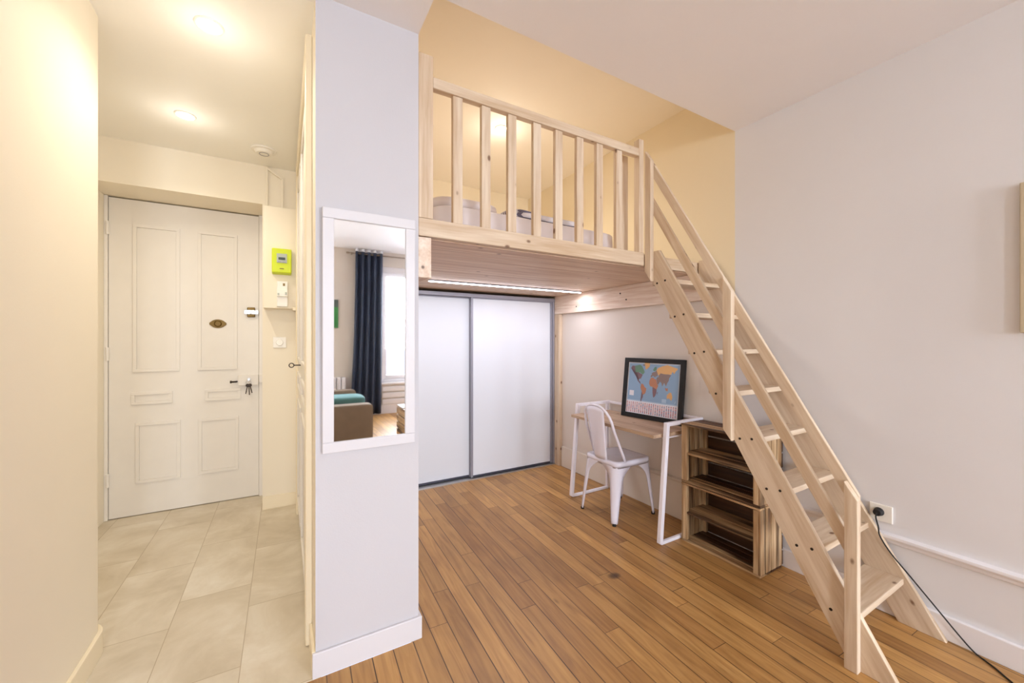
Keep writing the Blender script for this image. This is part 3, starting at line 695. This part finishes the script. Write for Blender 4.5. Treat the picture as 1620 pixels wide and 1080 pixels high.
for k, (mi, pg) in enumerate(lands):
    f = bm.faces.new([bm.verts.new(q2(*geo(*p), 3 + .3 * (k % 3))) for p in pg]); f.material_index = mi
quad(.06, .56, .15, .66, 4, 0); quad(.30, .03, .34, .06, 4, 6); quad(.70, .66, .78, .73, 4, 10)
rnd = random.Random(3)
for i in range(24):
    for j in range(9):
        u = .02 + i * .0402; v = .785 + j * .0225
        quad(u, v, u + .021, v + .015, 2, rnd.choice((7, 7, 8, 9, 9)))
build('map_print', bm, mats, mp, fix=False)
mp.rotation_euler = (0, math.radians(7.0), math.radians(7.5))

# ------------------------------------------------------------------ wooden crates
def make_crate(y0, y1, z0, label, seed):
    """open apple crate on its side: width along y, depth along x, height .395; middle board"""
    rn = random.Random(seed)
    x0, x1, H = 2.330, 2.572, .394; z1 = z0 + H
    t = thing('wooden_crate', ((x0 + x1) / 2, (y0 + y1) / 2, z0), label, 'crate', 'stacked burnt-wood crates')
    T = .013
    # end panels (at y0 and y1): upright slats plus front and back battens
    for y, s in ((y0, 1), (y1, -1)):
        sl = 4; wdt = (x1 - x0) / sl
        for i in range(sl):
            bm = nb(); a = x0 + i * wdt + .003; ya, yb_ = sorted((y, y + s * T)); box(bm, a, a + wdt - .008, ya, yb_, z0 + .014, z1 - .014); build('end_slat', bm, 'crate_z', t, .0015)
        for xx in (x0, x1 - .030):
            bm = nb(); ya, yb_ = sorted((y + s * T, y + s * (T + .026))); box(bm, xx + .001, xx + .026, ya, yb_, z0 + .0145, z1 - .0145); build('corner_batten', bm, 'crate_z', t, .002)
    # top and bottom slats running along y
    for zz in (z0 + .001, z1 - .013):
        for i in range(4):
            a = x0 + i * .061; bm = nb(); box(bm, a, a + .049 + rn.uniform(0, .004), y0, y1, zz, zz + .012); build('long_slat', bm, 'crate' if i < 2 else 'crate_dark', t, .0015)
    # back slats
    for i in range(4):
        a = z0 + .016 + i * .091; bm = nb(); box(bm, x1 - .003, x1 + .006, y0, y1, a, a + .080); build('back_slat', bm, 'crate_dark', t, .0015)
    # middle shelf: two boards on small cleats
    for a, b_ in ((x0 + .004, x0 + .11), (x0 + .118, x1 - .006)):
        bm = nb(); box(bm, a, b_, y0 + T + .001, y1 - T - .001, z0 + .190, z0 + .202); build('shelf_board', bm, 'crate', t, .0015)
    return t
make_crate(1.228, 1.738, 0.0, 'lower burnt-wood crate of the pair stacked beside the desk, resting on the floor', 1)
make_crate(1.228, 1.738, 0.396, 'upper burnt-wood crate of the pair stacked beside the desk, reaching desk height', 2)

# ------------------------------------------------------------------ wall mirror
mr = thing('wall_mirror', (.322, YP - .001, .893), 'tall mirror in a flat white frame hanging on the pillar', 'mirror')
bm = nb(); f_ = .043
x0, x1, z0, z1 = .133, .508, .893, 1.885; ya, yb_ = YP - .020, YP - .001
box(bm, x0, x1, ya, yb_, z0, z0 + f_); box(bm, x0, x1, ya, yb_, z1 - f_, z1); box(bm, x0, x0 + f_, ya, yb_, z0 + f_, z1 - f_); box(bm, x1 - f_, x1, ya, yb_, z0 + f_, z1 - f_)
build('frame', bm, 'frame_white', mr, .003)
bm = nb(); box(bm, x0 + f_ - .004, x1 - f_ + .004, YP - .012, YP - .009, z0 + f_ - .004, z1 - f_ + .004)
build('mirror_glass', bm, 'mirror', mr)
mr.rotation_euler = (math.radians(0.55), 0, 0)

# ------------------------------------------------------------------ fittings in the hall
eb = thing('meter_box', (-.012, 3.66, 1.585), 'cream-painted wooden box on the hall wall beside the entry door', 'electrical box')
bm = nb(); box(bm, -.137, XP0 - .001, 3.60, 3.7195, 1.60, 2.395); build('box_body', bm, 'paint_cream', eb, .004)
bm = nb(); box(bm, .06, XP0 - .001, 3.585, 3.605, 1.585, 1.61); build('bottom_clip', bm, 'trim_cream', eb, .003)
em = thing('electricity_meter', (-.014, 3.575, 1.863), 'lime green electricity meter mounted on the cream box', 'meter')
bm = nb(); prism(bm, [(3.5995, 1.863), (3.5995, 2.068), (3.552, 2.062), (3.545, 1.875)], -.080, .052, 'x'); build('housing', bm, 'lime', em, .006)
bm = nb(); box(bm, -.048, .022, 3.541, 3.551, 1.950, 2.022); sc = build('screen_panel', bm, 'grey_plastic', em, .002)
bm = nb(); box(bm, -.036, .010, 3.539, 3.542, 1.972, 1.992); build('display', bm, 'lcd', sc)
for xa in (-.040, -.010):
    bm = nb(); box(bm, xa, xa + .024, 3.5385, 3.5415, 1.954, 1.962); build('button', bm, 'alu', sc)
bm = nb(); box(bm, -.028, .0, 3.541, 3.546, 1.903, 1.908); build('brand_mark', bm, 'brass', em)
cb = thing('circuit_breaker', (-.010, 3.585, 1.612), 'white main circuit breaker fixed on the cream box below the green meter', 'circuit breaker')
bm = nb(); box(bm, -.047, .027, 3.570, 3.5995, 1.612, 1.812); build('housing', bm, 'white_plastic', cb, .004)
bm = nb(); box(bm, -.047, .027, 3.552, 3.571, 1.690, 1.742); build('switch_block', bm, 'white_plastic', cb, .004)
for b_ in ((.008, .020, 3.543, 3.553, 1.705, 1.725), (-.042, -.030, 3.546, 3.553, 1.700, 1.716)):
    bm = nb(); box(bm, *b_); build('toggle', bm, 'grey_plastic', cb, .002)
bm = nb(); box(bm, -.006, .008, 3.5685, 3.5705, 1.775, 1.795); build('label_plate', bm, 'brass', cb)
so_ = thing('light_switch', (-.028, 3.712, 1.288), 'white square dimmer switch on the wall below the meter box', 'switch')
bm = nb(); box(bm, -.075, .017, 3.709, 3.7195, 1.288, 1.376); build('plate', bm, 'white_plastic', so_, .003)
bm = nb(); disc(bm, (-.029, 3.709, 1.332), .026, -.010, 'y', 28, r2=.024); build('dial', bm, 'white_plastic', so_, .001)
cd = thing('cable_conduit', (-.07, 3.70, 2.40), 'thin painted cable conduit running from the ceiling into the meter box', 'conduit')
bm = nb()
for a, b_ in (((-.117, 3.708, 2.735), (-.117, 3.708, 2.396)), ((-.117, 3.703, 2.722), (-.010, 3.703, 2.655)), ((-.010, 3.703, 2.665), (-.010, 3.703, 2.396))): bar(bm, a, b_, .016, .020, (0, 1, 0))
build('conduit', bm, 'paint_cream', cd, .003)
sd = thing('smoke_detector', (-.125, 3.40, ZC), 'round white smoke detector on the hall ceiling near the door', 'smoke detector')
bm = nb(); disc(bm, (-.125, 3.40, ZC), .082, -.012, 'z', 40, r2=.080); disc(bm, (-.125, 3.40, ZC - .012), .062, -.020, 'z', 40, r2=.050); build('housing', bm, 'white_plastic', sd, .002)
bm = nb(); tube(bm, [(-.125 + .03 * math.cos(a), 3.40 + .03 * math.sin(a), ZC - .033) for a in (2 * math.pi * k / 24 for k in range(24))], .0025, 6, closed=True); build('grille', bm, 'alu', sd)
def spot(x, y, z, label, watts, rad=.043, ang=150, fill=.04):
    t = thing('recessed_spotlight', (x, y, z), label, 'ceiling light', 'warm recessed ceiling spots')
    bm = nb(); tube(bm, [(x + (rad + .006) * math.cos(a), y + (rad + .006) * math.sin(a), z - .002) for a in (2 * math.pi * k / 32 for k in range(32))], .006, 8, closed=True); build('bezel', bm, 'white_plastic', t)
    bm = nb(); disc(bm, (x, y, z - .001), rad, -.003, 'z', 32); build('lamp_disc', bm, 'lamp', t)
    l = bpy.data.lights.new('spotlight', 'SPOT'); l.energy = watts; l.color = lin(255, 245, 226)[:3]; l.spot_size = math.radians(ang); l.spot_blend = 0.9; l.shadow_soft_size = .04
    o = bpy.data.objects.new('spotlight', l); C.objects.link(o); o.location = (x, y, z - .05)
    # added fill lamp below the fixture, brightens the ceiling around it
    l = bpy.data.lights.new('ceiling_fill', 'POINT'); l.energy = watts * fill; l.color = lin(255, 245, 230)[:3]; l.shadow_soft_size = .03
    o = bpy.data.objects.new('ceiling_fill', l); C.objects.link(o); o.location = (x, y, z - .16)
spot(-.285, 2.177, ZC, 'recessed warm ceiling spot in the hall, the one nearer the pillar', 23)
spot(-.527, 3.12, ZC, 'recessed warm ceiling spot in the hall, the one nearer the entry door', 23)
spot(1.538, 2.833, ZA, 'recessed warm ceiling spot above the loft bed', 56, fill=.035)

# ------------------------------------------------------------------ socket, plug and cord by the stairs
ol = thing('wall_outlet', (XR - .005, .785, .441), 'white wall socket above the chair rail at the foot of the stairs', 'socket')
bm = nb(); box(bm, XR - .010, XR - .0005, .742, .830, .443, .527); build('plate', bm, 'white_plastic', ol, .003)
pc = thing('power_cord', (2.56, .6, 0), 'black plug with a long dark cord trailing down to the floor', 'power cord')
bm = nb(); disc(bm, (XR - .0105, .792, .490), .021, -.030, 'x', 20, r2=.016); build('plug', bm, 'rubber', pc, .002)
pts = [(2.562, .792, .488), (2.545, .791, .472), (2.535, .778, .430), (2.535, .772, .389), (2.538, .733, .322), (2.545, .666, .241), (2.552, .589, .148), (2.56, .517, .060), (2.563, .478, .018), (2.562, .455, .004), (2.53, .410, .004), (2.486, .364, .004), (2.40, .26, .004), (2.30, .0, .004), (2.30, -.4, .004)]
def smooth(p, n=5):
    p = [Vector(q) for q in p]; out = []
    for i in range(len(p) - 1):
        a, b_, c_, d_ = p[max(i - 1, 0)], p[i], p[i + 1], p[min(i + 2, len(p) - 1)]
        for k in range(n):
            t = k / n; out.append(.5 * ((2 * b_) + (c_ - a) * t + (2 * a - 5 * b_ + 4 * c_ - d_) * t * t + (3 * b_ - a - 3 * c_ + d_) * t ** 3))
    return out + [p[-1]]
bm = nb(); tube(bm, smooth(pts), .0032, 8); build('cord', bm, 'rubber', pc)
# canvas at the right edge of the frame
bm = nb(); box(bm, XR - .03, XR - .001, -.35, .352, 1.38, 1.985); tag(build('wall_canvas', bm, 'canvas', None, .003), 'beige canvas picture on the grey wall at the right-hand edge of view', 'picture')

# ------------------------------------------------------------------ what the mirror shows behind the camera
cu = thing('curtain', (1.22, YB + .09, 0), 'navy blue eyelet curtain hanging beside the window, seen in the mirror', 'curtain')
bm = nb()
def cloth(u, v):
    z = .03 + v * 2.66; x = 1.0 + u * .43 + (1 - v) ** 2 * (-.08 + .06 * u) ; y = YB + .10 + .035 * math.sin(u * 2 * math.pi * 4.5 + .6) * (.8 + .2 * v)
    return (x, y, z)
grid(bm, cloth, 90, 12); o = build('cloth', bm, 'curtain', cu); so = o.modifiers.new('cloth', 'SOLIDIFY'); so.thickness = .004
bm = nb()
def lin_(u, v):
    x, y, z = cloth(u, 1); return (x, y + .004, z - .002 + v * .045)
grid(bm, lin_, 90, 2); o = build('lining', bm, 'lining', cu); so = o.modifiers.new('cloth', 'SOLIDIFY'); so.thickness = .004
rd = thing('curtain_rod', (1.7, YB + .10, 2.665), 'metal curtain rod above the window, seen in the mirror', 'curtain rod')
bm = nb(); tube(bm, [(.90, YB + .10, 2.655), (2.52, YB + .10, 2.655)], .011, 12); build('rod', bm, 'rod', rd)
bm = nb(); disc(bm, (.86, YB + .10, 2.655), .016, .04, 'x', 14); build('finial', bm, 'rod', rd, .003)
for x in (.95, 2.50):
    bm = nb(); box(bm, x - .012, x + .012, YB + .001, YB + .09, 2.648, 2.662); build('bracket', bm, 'rod', rd)
sf = thing('sofa', (.45, -2.2, 0), 'taupe fabric sofa with low rounded arms, seen in the mirror', 'sofa')
for y in (-1.60, -2.92):
    bm = nb(); superbox(bm, (.50, y, .265), (.90, .17, .49), .13, 40, 20); build('arm', bm, 'sofa', sf)
bm = nb(); superbox(bm, (.50, -2.26, .22), (.88, 1.16, .22), .12, 40, 16); build('base', bm, 'sofa', sf)
bm = nb(); superbox(bm, (.55, -2.26, .38), (.76, 1.14, .14), .2, 40, 16); build('seat_cushion', bm, 'sofa', sf)
bm = nb(); superbox(bm, (.08, -2.26, .50), (.22, 1.16, .62), .2, 40, 20); build('backrest', bm, 'sofa', sf)
for x in (.14, .86):
    for y in (-1.62, -2.90):
        bm = nb(); disc(bm, (x, y, 0), .016, .04, 'z', 12, r2=.02); build('foot', bm, 'dark_iron', sf)
bm = nb(); superbox(bm, (.62, -1.93, .51), (.58, .40, .13), .45, 36, 16); tag(build('cushion', bm, 'teal'), 'teal cushion lying on the sofa seat, seen in the mirror', 'cushion')
tb = thing('crate_table', (1.62, -1.55, 0), 'low table made of slatted burnt-wood boards, seen in the mirror', 'table')
for i in range(4):
    z = .012 + i * .095; bm = nb(); box(bm, 1.325, 1.338, -1.90, -1.20, z, z + .078); build('side_slat', bm, 'crate', tb, .0015)
    bm = nb(); box(bm, 1.90, 1.913, -1.90, -1.20, z, z + .078); build('side_slat', bm, 'crate', tb, .0015)
    bm = nb(); box(bm, 1.338, 1.90, -1.90, -1.887, z, z + .078); build('end_slat', bm, 'crate_x', tb, .0015)
    bm = nb(); box(bm, 1.338, 1.90, -1.213, -1.20, z, z + .078); build('end_slat', bm, 'crate_x', tb, .0015)
for x, y in ((1.339, -1.886), (1.86, -1.886), (1.339, -1.254), (1.86, -1.254)):
    bm = nb(); box(bm, x, x + .038, y, y + .04, 0, .385); build('leg', bm, 'crate_z', tb, .002)
for i in range(7):
    bm = nb(); box(bm, 1.325 + i * .0845, 1.325 + i * .0845 + .078, -1.90, -1.20, .386, .400); build('top_board', bm, 'crate', tb, .0015)
bm = nb(); box(bm, 1.33, 1.43, -1.885, -1.60, .401, .412); tag(build('magazine', bm, 'duvet', None, .002), 'white magazine on the end of the slatted table, seen in the mirror', 'magazine')
bm = nb()
def throw(u, v):
    x = 1.44 + u * .3; s = v * .9
    if s < .45: y, z = -1.45 - s, .410
    else: y, z = -1.908 - .004 * math.sin(u * 14), .405 - (s - .45)
    return (x + .01 * math.sin(s * 20), y, z + .003 * math.sin(u * 18) if s < .45 else z)
grid(bm, throw, 20, 30); o = build('throw_blanket', bm, 'teal'); so = o.modifiers.new('cloth', 'SOLIDIFY'); so.thickness = .006; so.offset = 1
tag(o, 'teal throw draped over the slatted table, seen in the mirror', 'blanket')
cv = thing('canvas_print', (.62, YB + .02, 1.45), 'small green and grey canvas on the far wall, seen in the mirror', 'picture')
bm = nb(); box(bm, .46, .755, YB + .001, YB + .022, 1.45, 1.78); build('green_field', bm, 'green', cv, .002)
bm = nb(); box(bm, .46, .755, YB + .001, YB + .022, 1.781, 1.90); build('grey_band', bm, 'grey_print', cv, .002)
bm = nb()
for i in range(6): box(bm, .45 + i * .07, .51 + i * .07, YB + .016, YB + .10, .18, .66)
ra = build('radiator', bm, 'trim', None, .012); tag(ra, 'white radiator under the green canvas, partly behind the sofa in the mirror', 'radiator')
